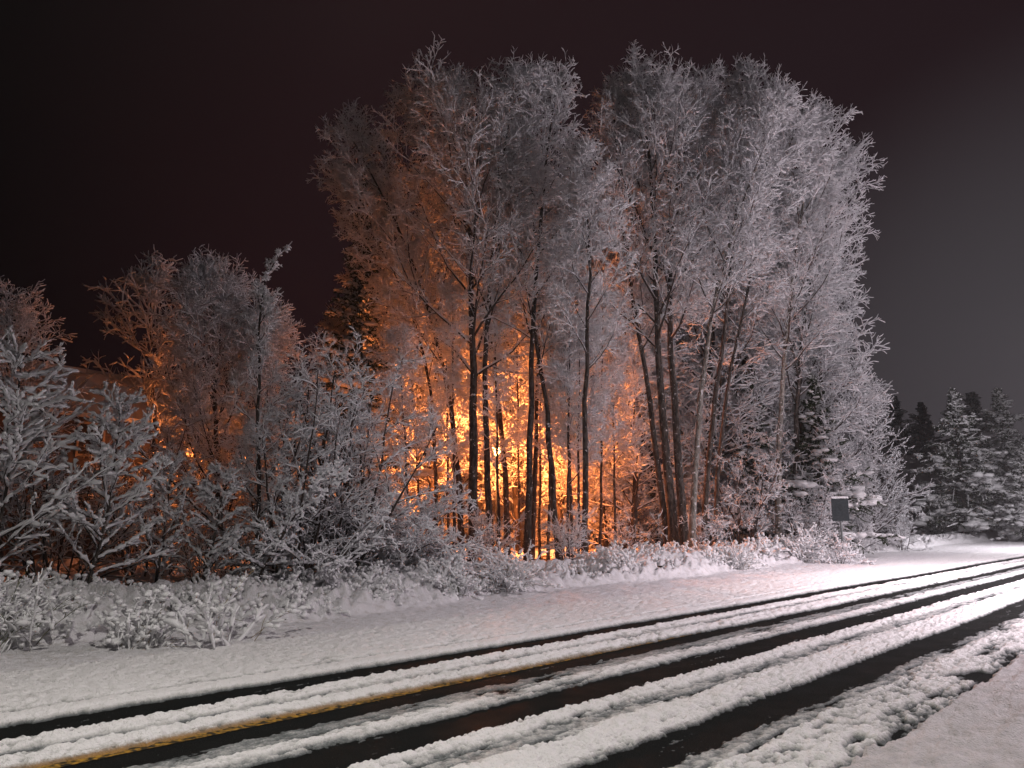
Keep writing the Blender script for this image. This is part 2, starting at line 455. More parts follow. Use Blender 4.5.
# ---------------------------------------------------------------- branching
def grow(P, R, n, t0, t1, ang, length, K=4, trop=.0, wig=.12, rfac=.55, rmin=.004, taper=.45, lenfn=None, angfn=None, flat=None, seed=0, rel=False):
    """n children on each centre line of P (N,K,3)"""
    r = np.random.default_rng(seed)
    N, KP = R.shape
    t = (np.arange(n)[None] + r.random((N, n))) / n * (t1 - t0) + t0
    f = t * (KP - 1); i = np.clip(f.astype(int), 0, KP - 2); fr = (f - i)[..., None]
    row = np.arange(N)[:, None]
    A, B = P[row, i], P[row, i + 1]
    pos = A * (1 - fr) + B * fr
    T = B - A; T /= np.linalg.norm(T, axis=2, keepdims=True) + 1e-9
    rad = R[row, i] * (1 - fr[..., 0]) + R[row, i + 1] * fr[..., 0]
    ref = r.normal(size=T.shape)
    if flat is not None: ref[..., 2] *= flat
    U = ref - (ref * T).sum(-1, keepdims=True) * T
    U /= np.linalg.norm(U, axis=2, keepdims=True) + 1e-9
    if flat is None:
        ph = (np.arange(n)[None] * 2.4 + r.random((N, 1)) * 6.28 + r.normal(size=(N, n)) * .5)[..., None]
        r0 = np.where(np.abs(T[..., 2:3]) > .8, np.array([1., 0, 0]), np.array([0, 0, 1.]))
        U0 = np.cross(T, r0); U0 /= np.linalg.norm(U0, axis=2, keepdims=True); V0 = np.cross(T, U0)
        U = U0 * np.cos(ph) + V0 * np.sin(ph)
    a = (ang if angfn is None else angfn(t)) * (1 + r.normal(size=t.shape) * .18)
    a = a[..., None]
    d = T * np.cos(a) + U * np.sin(a)
    L = length * (1 if lenfn is None else lenfn(t)) * r.uniform(.6, 1.15, t.shape)
    if lenfn is None: L = L * (1.15 - .6 * t)
    if rel:
        pl = np.linalg.norm(P[:, -1] - P[:, 0], axis=1); L = L * (pl / pl.max() * 1.15 + .06)[:, None]
    pos = pos.reshape(-1, 3); d = d.reshape(-1, 3); L = L.reshape(-1); rad = rad.reshape(-1)
    out = np.zeros((len(L), K, 3)); out[:, 0] = pos
    st = (L / (K - 1))[:, None]
    for k in range(1, K):
        d = d + r.normal(size=d.shape) * wig
        d[:, 2] += trop
        d /= np.linalg.norm(d, axis=1, keepdims=True)
        out[:, k] = out[:, k - 1] + d * st
    r0 = np.maximum(rad * rfac, rmin)
    RR = r0[:, None] * np.linspace(1, taper, K)[None]
    return out, RR


def snow_on(mb, P, R, extra, minr, lift=.7, sides=4, seed=0, bumpy=.35, keep=1.0, fine=1):
    """snow lying along the top of branches; fine > 1 breaks it into uneven clumps"""
    r = np.random.default_rng(seed)
    if fine > 1:
        K = P.shape[1]; t = np.linspace(0, K - 1, (K - 1) * fine + 1); i0 = np.clip(t.astype(int), 0, K - 2); fr = (t - i0)
        R = R[:, i0] * (1 - fr) + R[:, i0 + 1] * fr
        P = P[:, i0] * (1 - fr)[None, :, None] + P[:, i0 + 1] * fr[None, :, None]
        n = r.normal(size=P.shape); n[..., 2] = np.abs(n[..., 2]) * .7
        P = P + n * minr * .55
        extra = extra * r.uniform(.1, 2.0, R.shape); minr = minr * np.where(r.random(R.shape) < .22, .25, r.uniform(.6, 1.7, R.shape))
    if keep < 1:
        s = r.random(len(P)) < keep; P, R = P[s], R[s]
        if len(P) == 0: return
    rad = np.maximum(R * .85 + extra, minr) * (1 + r.uniform(-bumpy, bumpy, R.shape))
    rad[:, -1] *= .7
    T = np.gradient(P, axis=1); T /= np.linalg.norm(T, axis=2, keepdims=True) + 1e-9
    hor = np.sqrt(np.clip(1 - T[..., 2] ** 2, 0, 1))
    rad = rad * (.35 + .65 * hor)
    Q = P.copy(); Q[..., 2] += (R * lift + rad * .55) * (.2 + .8 * hor)
    mb.tubes(Q, rad, sides)


def resample(pts, K):
    pts = np.asarray(pts, float)
    d = np.concatenate([[0], np.cumsum(np.linalg.norm(np.diff(pts, axis=0), axis=1))])
    t = np.linspace(0, d[-1], K)
    Q = np.stack([np.interp(t, d, pts[:, k]) for k in range(3)], 1)
    for _ in range(3):
        Q[1:-1] = Q[1:-1] * .5 + (Q[:-2] + Q[2:]) * .25
    return Q


def make_tree(name, label, group, trunk, r0, crown=(.35, .97), limbs=22, limb_len=4.0, ang=.75, trop=.10,
              n2=8, n3=6, n4=4, bark='bark', seed=1, sn=1.0, shape='vase', cat='tree', lw=.12, l4=.30, wig=.10, rtop=.18):
    """trunk: world points from the ground up. limbs -> branches -> twigs -> twiglets"""
    base = np.array(trunk[0], float)
    K = 14
    P0 = resample(np.array(trunk) - base, K)
    rr = np.random.default_rng(seed + 500)
    P0[1:-1] += rr.normal(size=(K - 2, 3)) * np.array([.022, .022, 0]) * min(1, r0 / .1)
    R0 = r0 * (np.linspace(1, rtop, K) ** 1.0); R0[0] *= 1.25
    root = empty(name, base, label=label, cat=cat, group=group)
    P0b = P0.copy(); P0b[0, 2] -= .35
    mb = MB(); mb.tubes(P0b[None], R0[None], 9); mb.build('trunk', M[bark], root)
    c0, c1 = crown
    if shape == 'vase':
        lf = lambda t: np.interp((t - c0) / (c1 - c0), [0, .25, .6, .85, 1], [.75, 1.0, .9, .60, .16])
    elif shape == 'cone':
        lf = lambda t: np.interp((t - c0) / (c1 - c0), [0, .15, 1], [.8, 1.0, .10])
    else:
        lf = lambda t: np.interp((t - c0) / (c1 - c0), [0, .3, .6, 1], [.6, 1.0, .9, .35])
    P1, R1 = grow(P0[None], R0[None], limbs, c0, c1, ang, limb_len, 8, trop, wig, .42, .014, .3, lenfn=lf, seed=seed,
                  angfn=lambda t: np.interp((t - c0) / (c1 - c0), [0, 1], [ang * 1.12, ang * .6]))
    cone = shape == 'cone'
    P2, R2 = grow(P1, R1, n2, .22, 1.0, .72, limb_len * .36, 5, trop * .6, .14, .5, .008, .4, seed=seed + 1, rel=cone)
    P3, R3 = grow(P2, R2, max(n3 - 1, 3), .15, 1.0, .75, limb_len * .14 + .12, 4, trop * .4, .16, .5, .005, .5, seed=seed + 2, rel=cone)
    P4, R4 = grow(P3, R3, n4, .1, 1.0, .75, l4, 3, 0.0, .2, .5, .004, .6, seed=seed + 3, rel=cone)
    lb = MB(); lb.tubes(P1, R1, 5); lb.tubes(P2, R2, 4); lb.tubes(P3, R3, 3)
    lb.build('branches', M['twig'], root)
    sb = MB()
    if r0 < .055: snow_on(sb, P0[None], R0[None], .006, .014, seed=seed + 8, fine=3)
    snow_on(sb, P1, R1, .010 * sn, .020 * sn, seed=seed + 4)
    snow_on(sb, P2, R2, .009 * sn, .018 * sn, seed=seed + 5, sides=4)
    snow_on(sb, P3, R3, .007 * sn, .015 * sn, seed=seed + 6, sides=3)
    snow_on(sb, P4, R4, .007 * sn, .0125 * sn, seed=seed + 7, sides=3, lift=0)
    sb.build('snow_cover', M['twig_snow'], root)
    return root


def ground_at(px, depth):
    """point on the ground under pixel column px at that depth"""
    p = at(px, 520, depth); z = ground_z(p[0], p[1])
    return np.array([p[0], p[1], z])


def line(depth, *px, lean=0.0):
    """trunk centre line: the first point stands on the ground"""
    g0 = ground_at(px[0][0], depth); out = [g0]
    for k, (x, y) in enumerate(px[1:]):
        out.append(at(x, y, depth + lean * (k + 1)))
    return out


GL = 'snowy trees in front of the orange glow'
GR = 'tall snowy trees on the right of the wood'

T = make_tree
# --- the group in front of the glow
T('bare_tree', 'tallest left-hand tree, thick dark trunk, wide snowy crown before the orange glow', GL,
  line(24, (473, 560), (474, 430), (472, 300), (468, 180), (464, 108), lean=.3), .17, (.36, .97), 32, 5.6, sn=1.3, seed=10, n2=9, n3=6, n4=4, ang=.85)
T('bare_tree', 'slim dark tree just right of the thickest trunk in the glow, almost touching it', GL,
  line(25, (491, 560), (487, 430), (484, 330), (498, 200), (515, 75), lean=-.2), .12, (.45, .97), 20, 3.4, sn=1.3, seed=20)
T('bare_tree', 'tree leaning to the left out of the glow with crown reaching farthest left', GL,
  line(25.5, (463, 560), (457, 440), (437, 330), (402, 230), (350, 135), lean=.3), .11, (.40, .98), 24, 3.7, sn=1.3, seed=30)
T('bare_tree', 'dark trunk standing right in front of the brightest yellow light', GL,
  line(27, (508, 555), (505, 450), (490, 330), (465, 210), (408, 92), lean=.4), .11, (.42, .97), 22, 3.8, sn=1.3, seed=40)
T('bare_tree', 'dark upright trunk right of the brightest light with straight snowy top', GL,
  line(24, (527, 565), (530, 430), (533, 300), (545, 180), (556, 84), lean=.2), .12, (.42, .97), 22, 3.3, sn=1.3, seed=50)
T('bare_tree', 'thin trunk crossing just behind the upright one right of the brightest light', GL,
  line(26, (531, 560), (537, 420), (541, 300), (528, 180), (530, 84)), .09, (.5, .97), 16, 3.2, sn=1.3, seed=60)
T('bare_tree', 'trunk leaning left with pale lower bark between the two darkest right-hand trunks of the glow', GL,
  line(24, (560, 565), (551, 460), (543, 390), (528, 280), (505, 188), lean=.3), .11, (.45, .97), 18, 3.2, sn=1.3, seed=70)
T('bare_tree', 'straight slender dark tree standing alone at the right edge of the orange glow', GL,
  line(23, (585, 567), (584, 450), (588, 330), (590, 250), (584, 158)), .105, (.44, .97), 20, 2.8, sn=1.3, seed=80)
T('bare_tree', 'thin tree at the left edge of the bright glow with bare lower stem', GL,
  line(26, (437, 555), (435, 440), (430, 360), (392, 260), (332, 180), lean=.3), .075, (.4, .98), 20, 3.0, sn=1.3, seed=90)
for k, (px, d, ty, tx, lab) in enumerate([
    (449, 28, 330, 446, 'thin sapling trunk between the two left trunks of the glow'),
    (539, 28.5, 250, 542, 'thin sapling trunk close behind the crossing pair of trunks'),
    (572, 26, 220, 563, 'thin wavy trunk left of the straight slender tree'),
    (578, 25, 330, 580, 'thinnest stem tucked beside the straight slender tree'),
    (519, 30, 240, 516, 'thin stem against the yellow light, left of the upright trunk'),
    (499, 25, 300, 494, 'straight dark pole-like sapling just left of the brightest light'),
    (548, 26, 300, 552, 'straight dark sapling right of the crossing pair of trunks'),
    (600, 27, 300, 603, 'lone straight sapling right of the straight slender tree'),
    (455, 25, 290, 452, 'straight dark sapling left of the thickest trunk'),
    (615, 28, 330, 612, 'thin sapling midway between the two clumps of tall trees'),
    (567, 24.5, 320, 570, 'thin straight sapling beside the foot of the trunk leaning left'),
    (425, 29, 260, 400, 'slim sapling at far left of the glow with pinkish twigs'),
    (412, 24, 340, 398, 'small snowy sapling beside the round grey bush, nearest the glow')]):
    T('sapling', lab, 'thin saplings in the glow', line(d, (px, 560), ((px + tx) / 2, (540 + ty) / 2), (tx, ty)), .058, (.3, .97), 16, 2.0, sn=1.3, seed=300 + 10 * k, n2=6, n3=6, n4=4)
# --- right-hand group
T('bare_tree', 'thickest dark trunk of the right clump, left of the close pair, tall domed crown', GR,
  line(26, (674, 556), (664, 440), (656, 320), (654, 200), (640, 88), lean=.3), .17, (.38, .97), 30, 4.6, sn=1.3, seed=110, n2=9)
T('bare_tree', 'second dark trunk of the close pair in the right clump, its crown a little lower', GR,
  line(26.6, (684, 556), (676, 430), (668, 320), (672, 200), (698, 93), lean=.3), .16, (.40, .97), 28, 4.3, sn=1.3, seed=120, n2=9)
T('bare_tree', 'tree of the right clump leaning left over the dim reddish twigs', GR,
  line(27, (668, 556), (656, 450), (646, 365), (625, 265), (612, 92), lean=.2), .12, (.40, .97), 22, 3.4, sn=1.3, seed=130)
T('bare_tree', 'pale lit trunk just right of the dark pair, leaning right toward its top', GR,
  line(25.5, (689, 556), (695, 450), (704, 350), (725, 250), (782, 98), lean=.3), .115, (.42, .97), 26, 4.0, bark='bark_pale', sn=1.3, seed=140)
T('bare_tree', 'grey slanting trunk second to the right of the dark pair', GR,
  line(27, (702, 556), (708, 450), (722, 350), (735, 240), (742, 78), lean=.2), .105, (.45, .97), 22, 3.6, sn=1.3, seed=150)
T('bare_tree', 'thin trunk slanting right, third to the right of the dark pair', GR,
  line(28, (712, 556), (718, 450), (736, 340), (760, 230), (800, 118), lean=.2), .085, (.45, .97), 20, 3.4, sn=1.3, seed=160)
T('bare_tree', 'tall tree with bright straight lower trunk by itself near the right edge', GR,
  line(31, (776, 545), (778, 440), (786, 330), (800, 220), (818, 124), lean=-.1), .13, (.38, .97), 28, 4.4, bark='bark_pale', sn=1.3, seed=170, n2=9)
T('bare_tree', 'rightmost tall tree whose long snowy limbs reach out over the dark sky', GR,
  line(33, (794, 545), (796, 430), (800, 330), (822, 230), (852, 160), lean=-.1), .13, (.30, .97), 30, 4.3, sn=1.3, seed=180, n2=9)

# --- trees filling the wood behind, shared crowns
bg_src = [
    T('background_tree', 'x', None, [(0, 0, 0), (.1, 0, 4), (.3, .2, 8), (.2, .1, 11.5)], .11, (.12, .97), 34, 3.2, seed=400, shape='round', n2=8, n3=7, n4=4, sn=1.2, l4=.34),
    T('background_tree', 'x', None, [(0, 0, 0), (-.2, .1, 4), (-.5, .2, 8), (-.3, .3, 12)], .10, (.10, .97), 34, 3.0, seed=410, shape='round', n2=8, n3=7, n4=4, sn=1.2, l4=.34),
    T('background_tree', 'x', None, [(0, 0, 0), (.2, -.1, 3), (.1, .2, 6), (.4, .1, 9)], .08, (.06, .97), 36, 2.8, seed=420, shape='round', n2=8, n3=7, n4=4, sn=1.2, l4=.32),
]
used = [False] * 3


def place(src, used, i, px, depth, top_y, H0, label, group, rz, wx=1.0):
    g0 = ground_at(px, depth)
    top = at(px, top_y, depth)
    s = (top[2] - g0[2]) / H0
    if not used[i]:
        used[i] = True
        o = src[i]; o.location = [float(c) for c in g0]; o.rotation_euler = (0, 0, rz); o.scale = (s * wx, s * wx, s)
        o['label'] = label; o['group'] = group
        return o
    return copy_thing(src[i], g0, rz, (s * wx, s * wx, s), label, group)


BG = 'trees deeper in the wood'
for k, (i, px, d, ty, lab, wx) in enumerate([
    (0, 430, 33, 190, 'reddish lit tree behind the left side of the glow', 1.1),
    (1, 478, 37, 165, 'orange lit tree directly behind the thickest trunk of the glow', 1.15),
    (2, 520, 36, 235, 'yellow lit tree behind the brightest light', 1.2),
    (0, 560, 34, 205, 'orange lit tree behind the leaning trunk of the glow', 1.15),
    (1, 605, 33, 215, 'rust coloured tree filling the gap between the two clumps', 1.1),
    (2, 632, 31, 260, 'low rust coloured tree left of the dark trunk pair', 1.3),
    (0, 655, 35, 165, 'dim pinkish tree behind the dark trunk pair', 1.2),
    (1, 705, 33, 120, 'greyish pink tree behind the slanting pale trunks', 1.15),
    (0, 745, 35, 150, 'pinkish grey tree between slanting trunks and the lone bright trunk', 1.15),
    (2, 800, 34, 240, 'grey snowy tree behind the rightmost tall tree', 1.2),
    (1, 835, 36, 200, 'grey frosted tree at the right edge of the wood', .9),
    (2, 395, 36, 300, 'low orange lit tree behind the round grey bush', 1.3),
    (2, 350, 38, 330, 'dim brown tree behind the dense grey bush', 1.2),
    (0, 375, 31, 215, 'dim tree between the dark spruce and the glow', .9),
    (2, 455, 41, 330, 'fiery orange tree low behind the glow, left of the light', 1.4),
    (2, 560, 42, 330, 'fiery orange tree low behind the glow, right of the light', 1.4),
    (2, 610, 38, 400, 'small fiery tree low at the right end of the glow', 1.3),
    (2, 690, 38, 330, 'small dim tree seen through the slanting trunks', 1.2)]):
    place(bg_src, used, i, px, d, ty, [11.5, 12, 9][i], lab, BG, k * 1.3, wx)

# --- left side: reddish tree, coarse bare tree, grey shrub mass
T('bare_tree', 'reddish brown twiggy tree rising behind the left bushes with two peaks', None,
  line(22, (222, 560), (216, 430), (213, 300)), .10, (.12, .97), 36, 3.4, seed=500, shape='round', n2=8, n3=7, n4=5, ang=.6)
T('bare_tree', 'second reddish brown tree, right behind the thin bent-tipped trunk', None,
  line(22.5, (272, 560), (270, 430), (262, 328)), .09, (.15, .97), 30, 2.8, seed=510, shape='round', n2=8, n3=7, n4=5, ang=.6)
T('bare_tree', 'dim grey tree with coarse open branches against the black sky at left', None,
  line(25, (158, 560), (155, 420), (150, 285)), .10, (.35, .95), 20, 3.4, seed=520, shape='round', n2=6, n3=4, n4=3, sn=2.0, l4=.4)
T('bare_tree', 'thin grey tree with a single bent snowy tip above the left bushes', None,
  line(15, (262, 580), (259, 460), (258, 340), (260, 275), (272, 248), (292, 242)), .05, (.10, .97), 34, 1.4, seed=530, shape='cone', n2=6, n3=4, n4=3)
T('bare_tree', 'dark brownish tree cut by the left edge of the photo, behind the frosty saplings', None,
  line(20, (5, 560), (8, 430), (6, 325)), .10, (.2, .97), 26, 2.6, seed=540, shape='round', n2=7, n3=6, n4=4)


def make_shrub(name, label, group, loc, H, spread, stems=12, n2=9, n3=6, n4=4, lean=.35, trop=.02, sn=1.3, seed=1, l3=.4, l4=.2, cat='shrub', wig=.08, twigmat='twig', up=0.0):
    base = np.array(loc, float)
    r = np.random.default_rng(seed)
    root = empty(name, base, label=label, cat=cat, group=group)
    K = 9
    P0 = np.zeros((stems, K, 3)); az = np.arange(stems) * 2.4 + r.random(stems)
    tilt = np.abs(r.normal(size=stems)) * lean + .08
    d = np.stack([np.sin(tilt) * np.cos(az), np.sin(tilt) * np.sin(az), np.cos(tilt)], 1)
    P0[:, 0, 0] = np.cos(az) * spread * .15; P0[:, 0, 1] = np.sin(az) * spread * .15; P0[:, 0, 2] = -.1
    L = H * r.uniform(.65, 1.08, stems)[:, None] / (K - 1)
    for k in range(1, K):
        d = d + r.normal(size=d.shape) * wig; d[:, 2] += trop
        d /= np.linalg.norm(d, axis=1, keepdims=True)
        P0[:, k] = P0[:, k - 1] + d * L
    R0 = (.022 * H / 4 + .008) * np.linspace(1, .3, K)[None].repeat(stems, 0)
    P1, R1 = grow(P0, R0, n2, .12, 1, .75, spread * .55, 6, up, .12, .6, .006, .4, seed=seed)
    P2, R2 = grow(P1, R1, max(n3 - 1, 3), .15, 1, .75, l3, 4, up * .5, .14, .6, .005, .5, seed=seed + 1)
    P3, R3 = grow(P2, R2, max(n4 - 1, 2), .1, 1, .75, l4, 3, 0, .15, .6, .004, .6, seed=seed + 2)
    lb = MB(); lb.tubes(P0, R0, 6); lb.tubes(P1, R1, 4); lb.tubes(P2, R2, 3)
    lb.build('stems', M[twigmat], root)
    sb = MB()
    snow_on(sb, P0, R0, .004 * sn, .011 * sn, seed=seed + 3)
    snow_on(sb, P1, R1, .005 * sn, .011 * sn, seed=seed + 4, fine=2)
    snow_on(sb, P2, R2, .005 * sn, .010 * sn, seed=seed + 5, sides=4, fine=2)
    snow_on(sb, P3, R3, .004 * sn, .009 * sn, seed=seed + 6, sides=4, lift=0)
    sb.build('snow_cover', M['twig_snow'], root)
    return root


def hgt(px, py, depth):
    g0 = ground_at(px, depth); return at(px, py, depth)[2] - g0[2]


S = make_shrub
S('shrub', 'dense grey snow-dusted bush with many fine twigs between bent-tipped tree and the glow', None, ground_at(338, 16), hgt(338, 335, 16) * 1.02, 2.2, 16, 10, 7, 5, .26, .03, 1.2, seed=601)
S('shrub', 'grey twiggy bush in front of the bent-tipped tree, left of the dense grey bush', None, ground_at(290, 15), hgt(285, 375, 15), 1.7, 12, 9, 6, 4, .25, .03, 1.2, seed=605)
S('shrub', 'rounded bush whose snow-bent twigs arch down to the right, left of the glow', None, ground_at(402, 17.3), 2.3, 1.3, 24, 9, 6, 4, .75, -.16, 1.5, seed=611, l3=.35)
S('shrub', 'second arching bush tucked behind, lower twigs hanging to the snow bank', None, ground_at(362, 16.8), 2.5, 1.4, 18, 9, 6, 4, .6, -.10, 1.4, seed=615, l3=.35)
S('shrub', 'low thicket of thin snowy twigs at the foot of the thickest glow trunks', None, ground_at(487, 21.5), 1.5, .7, 9, 5, 4, 4, .35, .0, 1.0, seed=621)
S('shrub', 'low snowy twigs between the leaning trunk and the straight slender tree', None, ground_at(568, 21), 1.3, .7, 7, 6, 5, 4, .35, .0, 1.0, seed=625)
S('shrub', 'thin pale sapling clump with one long slanted stem, left of the dark trunk pair', None, ground_at(632, 24), 1.8, .9, 5, 4, 4, 3, .25, .02, 1.1, seed=631)
S('shrub', 'tangle of snowy twigs at the foot of the slanting pale trunks', None, ground_at(708, 27), 1.5, 1.0, 9, 6, 5, 4, .5, .0, 1.1, seed=635)
S('shrub', 'bright snowy thicket filling the space left of the lone bright trunk', None, ground_at(740, 30), hgt(740, 425, 30), 2.0, 14, 9, 6, 4, .35, .0, 1.3, seed=641)
S('shrub', 'snowy bush to the right of the lone bright trunk', None, ground_at(802, 31), 3.2, 1.8, 14, 8, 6, 4, .5, -.02, 1.3, seed=645)
S('shrub', 'low frosted bush with pale grass, left of the grey sign box', None, ground_at(822, 33), 2.0, 1.4, 14, 7, 5, 4, .6, -.02, 1.3, seed=651)
S('shrub', 'low frosted bush with twigs poking above the grey sign box', None, ground_at(852, 36), 2.6, 1.4, 14, 7, 5, 4, .5, .0, 1.3, seed=655)
S('shrub', 'sparse bush leaning right at the right-hand end of the wood', None, ground_at(900, 40), 2.2, 1.5, 10, 7, 5, 4, .5, .0, 1.3, seed=661)
S('shrub', 'dark tangled bush behind the frosty saplings at far left', None, ground_at(60, 14), hgt(60, 455, 14), 1.7, 12, 6, 5, 3, .4, .02, 1.1, seed=665)
S('shrub', 'dim grey bush under the dark roof at left', None, ground_at(150, 17), hgt(150, 430, 17), 1.8, 12, 7, 5, 3, .35, .02, 1.1, seed=671)
S('shrub', 'tangled bush behind the small forked sapling, below the orange sparks', None, ground_at(215, 15), hgt(215, 505, 15), 1.6, 11, 6, 5, 3, .4, .0, 1.2, seed=675)
S('shrub', 'bush with heavy drooping snow clumps in front of the bent-tipped tree', None, ground_at(318, 15), 1.9, 1.4, 13, 6, 5, 3, .65, -.10, 2.0, seed=681, l3=.3, l4=.16)


th = S('shrub', 'x', 'low thicket deep in the wood', (0, 0, 0), 3.4, 2.2, 14, 8, 6, 4, .45, .0, 1.5, seed=691, l3=.45, l4=.24)
thu = False
for k, (px, d, sc, lab) in enumerate([
    (425, 38, 1.0, 'low orange bush at the far left foot of the glow'), (470, 40, 1.1, 'low bush glowing beneath and left of the brightest light'),
    (520, 38, .9, 'low bush glowing beneath and right of the brightest light'), (548, 43, 1.2, 'low orange bush deep behind the leaning trunk'),
    (590, 36, 1.1, 'low rust coloured bush behind the straight slender tree'), (622, 33, 1.1, 'low rust coloured bush midway between the two clumps'),
    (650, 36, 1.2, 'low reddish bush just left of and behind the dark trunk pair'), (690, 34, 1.0, 'dim low bush seen between the slanting pale trunks'),
    (730, 37, 1.2, 'dim low bush deep behind the bright snowy thicket'), (775, 36, 1.2, 'dim low bush deep behind the lone bright trunk'),
    (815, 37, 1.2, 'dim low bush deep behind the low frosted bush'), (855, 40, 1.2, 'dim low bush deep behind the grey sign'),
    (380, 34, 1.2, 'brownish low bush behind the arching bush'), (300, 32, 1.3, 'dark low bush deep behind the bent-tipped tree'),
    (130, 26, 1.1, 'dark low bush before the wall of the dark house')]):
    g0 = ground_at(px, d)
    if not thu:
        thu = True; th.location = [float(c) for c in g0]; th['label'] = lab
    else:
        copy_thing(th, g0, k * 1.7, sc, lab, 'low thicket deep in the wood')


def make_sapling(name, label, group, trunk, spread, whorls=34, sn=2.1, seed=1, ang=.95, n2=7, n3=3, lo=.08):
    """young tree: one leader and rows of upswept snow-laden side branches"""
    base = np.array(trunk[0], float)
    P0 = resample(np.array(trunk) - base, 10); P0[0, 2] -= .2
    H = P0[-1, 2]
    R0 = np.linspace(.030, .007, 10)[None] * max(1, H / 3.5)
    root = empty(name, base, label=label, cat='young tree', group=group)
    mb = MB(); mb.tubes(P0[None], R0, 7); mb.build('trunk', M['bark'], root)
    lf = lambda t: np.interp(t, [0, .15, .6, 1], [.75, 1, .7, .16])
    P1, R1 = grow(P0[None], R0, int(whorls * .8), lo, .97, ang, spread * 1.25, 8, .05, .09, .5, .007, .4, lenfn=lf, seed=seed)
    P2, R2 = grow(P1, R1, n2, .15, 1, .7, spread * .36, 5, .02, .16, .6, .005, .5, flat=.35, seed=seed + 1)
    P3, R3 = grow(P2, R2, n3 - 1, .2, 1, .7, .13, 3, .04, .1, .6, .004, .6, flat=.4, seed=seed + 2)
    lb = MB(); lb.tubes(P1, R1, 5); lb.tubes(P2, R2, 4); lb.build('branches', M['twig'], root)
    sb = MB()
    snow_on(sb, P0[None], R0, .002, .008, seed=seed + 3)
    snow_on(sb, P1, R1, .006 * sn, .012 * sn, sides=5, seed=seed + 4, bumpy=.3, fine=3)
    snow_on(sb, P2, R2, .005 * sn, .0105 * sn, sides=5, seed=seed + 5, bumpy=.3, fine=2)
    snow_on(sb, P3, R3, .004 * sn, .008 * sn, sides=4, seed=seed + 6, lift=.2)
    sb.build('snow_cover', M['twig_snow'], root)
    return root


Y = make_sapling
Y('young_tree', 'frosty young tree with rows of upswept snow-laden branches, second from left edge', None, line(12.2, (92, 600), (108, 520), (122, 400)), 1.15, 40, 2.1, seed=700, ang=1.0)
Y('young_tree', 'frosty young tree at the left edge with long snow-laden branches', None, line(11.2, (-8, 600), (10, 480), (22, 352)), 1.5, 40, 2.2, seed=710, ang=1.0)
Y('young_tree', 'taller frosty tree between the two left saplings, top above the little lit window', None, line(14, (50, 590), (48, 480), (44, 395)), 1.0, 30, 1.7, seed=720)
Y('young_tree', 'frosty young tree just right of the second sapling with open fan of branches', None, line(13.6, (160, 600), (165, 530), (172, 462)), .9, 26, 1.8, seed=730)
Y('young_tree', 'small forked snowy sapling below the orange sparks', None, line(13.8, (205, 600), (215, 540), (226, 470)), .8, 24, 2.1, seed=740)
Y('young_tree', 'leaning snowy sapling bending right with clumps at its tip', None, line(14.0, (258, 600), (280, 540), (310, 490), (345, 470)), .75, 24, 2.4, seed=750)
Y('young_tree', 'bushy young tree at the right end of the wood, beside the sign box', None, line(38, (872, 545), (874, 470), (872, 382)), 2.2, 76, 1.9, seed=760, ang=.9)
Y('young_tree', 'short frosty young tree right of the bushy one, before the pale garage wall', None, line(40, (893, 545), (895, 500), (893, 452)), 1.3, 40, 1.9, seed=770)


# --- conifers
def make_spruce(name, label, group, loc, H, W, seed=1, snowy=1.0, dens=1.0, bare=.08, cat='spruce'):
    base = np.array(loc, float)
    root = empty(name, base, label=label, cat=cat, group=group)
    P0 = resample([(0, 0, -.3), (.05, .02, H * .5), (0, 0, H)], 10)
    R0 = np.linspace(.02 * H, .01, 10)[None]
    mb = MB(); mb.tubes(P0[None], R0, 8); mb.build('trunk', M['bark'], root)
    lf = lambda t: np.interp(t, [0, bare, bare + .10, .6, 1], [.6, .85, 1, .42, .03])
    n1 = int(H * 11 * dens)
    P1, R1 = grow(P0[None], R0, n1, bare, .985, 1.45, W, 7, -.05, .05, .3, .012, .4, lenfn=lf, seed=seed,
                  angfn=lambda t: np.interp(t, [0, .6, 1], [1.6, 1.3, .6]))
    P1[:, 5:, 2] += (np.arange(1, 3) * .03)[None]
    P2, R2 = grow(P1, R1, 10, .1, 1, .85, W * .36, 4, -.05, .08, .6, .01, .6, flat=.12, seed=seed + 1, rel=True)
    P3, R3 = grow(P2, R2, 6, .1, 1, .8, W * .12 + .05, 3, -.04, .1, .6, .008, .6, flat=.3, seed=seed + 2, rel=True)
    fb = MB()
    jag = lambda R, lo: np.maximum(R, lo) * rng.uniform(.6, 1.5, R.shape)
    fb.tubes(P1, jag(R1, .022), 4); fb.tubes(P2, jag(R2, .028), 4, .6); fb.tubes(P3, jag(R3, .024), 3, .6)
    P4, R4 = grow(P3, R3, 4, 0, 1, 1.0, .13, 2, 0, .1, .6, .007, .5, seed=seed + 3)
    fb.tubes(P4, R4, 3)
    fb.build('foliage', M['needles'], root)
    if snowy > 0:
        r = np.random.default_rng(seed + 9)
        sb = MB()
        snow_on(sb, P2, R2, .04, .06, sides=5, seed=seed + 5, keep=.45 * snowy, bumpy=.6)
        snow_on(sb, P3, R3, .025, .035, sides=4, seed=seed + 6, keep=.3 * snowy, bumpy=.6)
        # slabs of snow bending each bough: rows of merged flat clods along its outer half
        sel = r.random(len(P1)) < .6 * snowy
        L = np.linalg.norm(P1[sel][:, -1] - P1[sel][:, 0], axis=1)
        C = np.repeat(P1[sel][:, 2:7].reshape(-1, 3), 3, 0) + np.array([0, 0, .07])
        L = L.repeat(15)
        C = C + r.normal(size=C.shape) * np.array([.10, .10, .015]) * L[:, None]
        sb.blobs(C, (.05 + .105 * L) * r.uniform(.4, 1.2, len(L)), .42, .4, seed)
        sb.build('snow_cover', M['snow'], root)
    return root


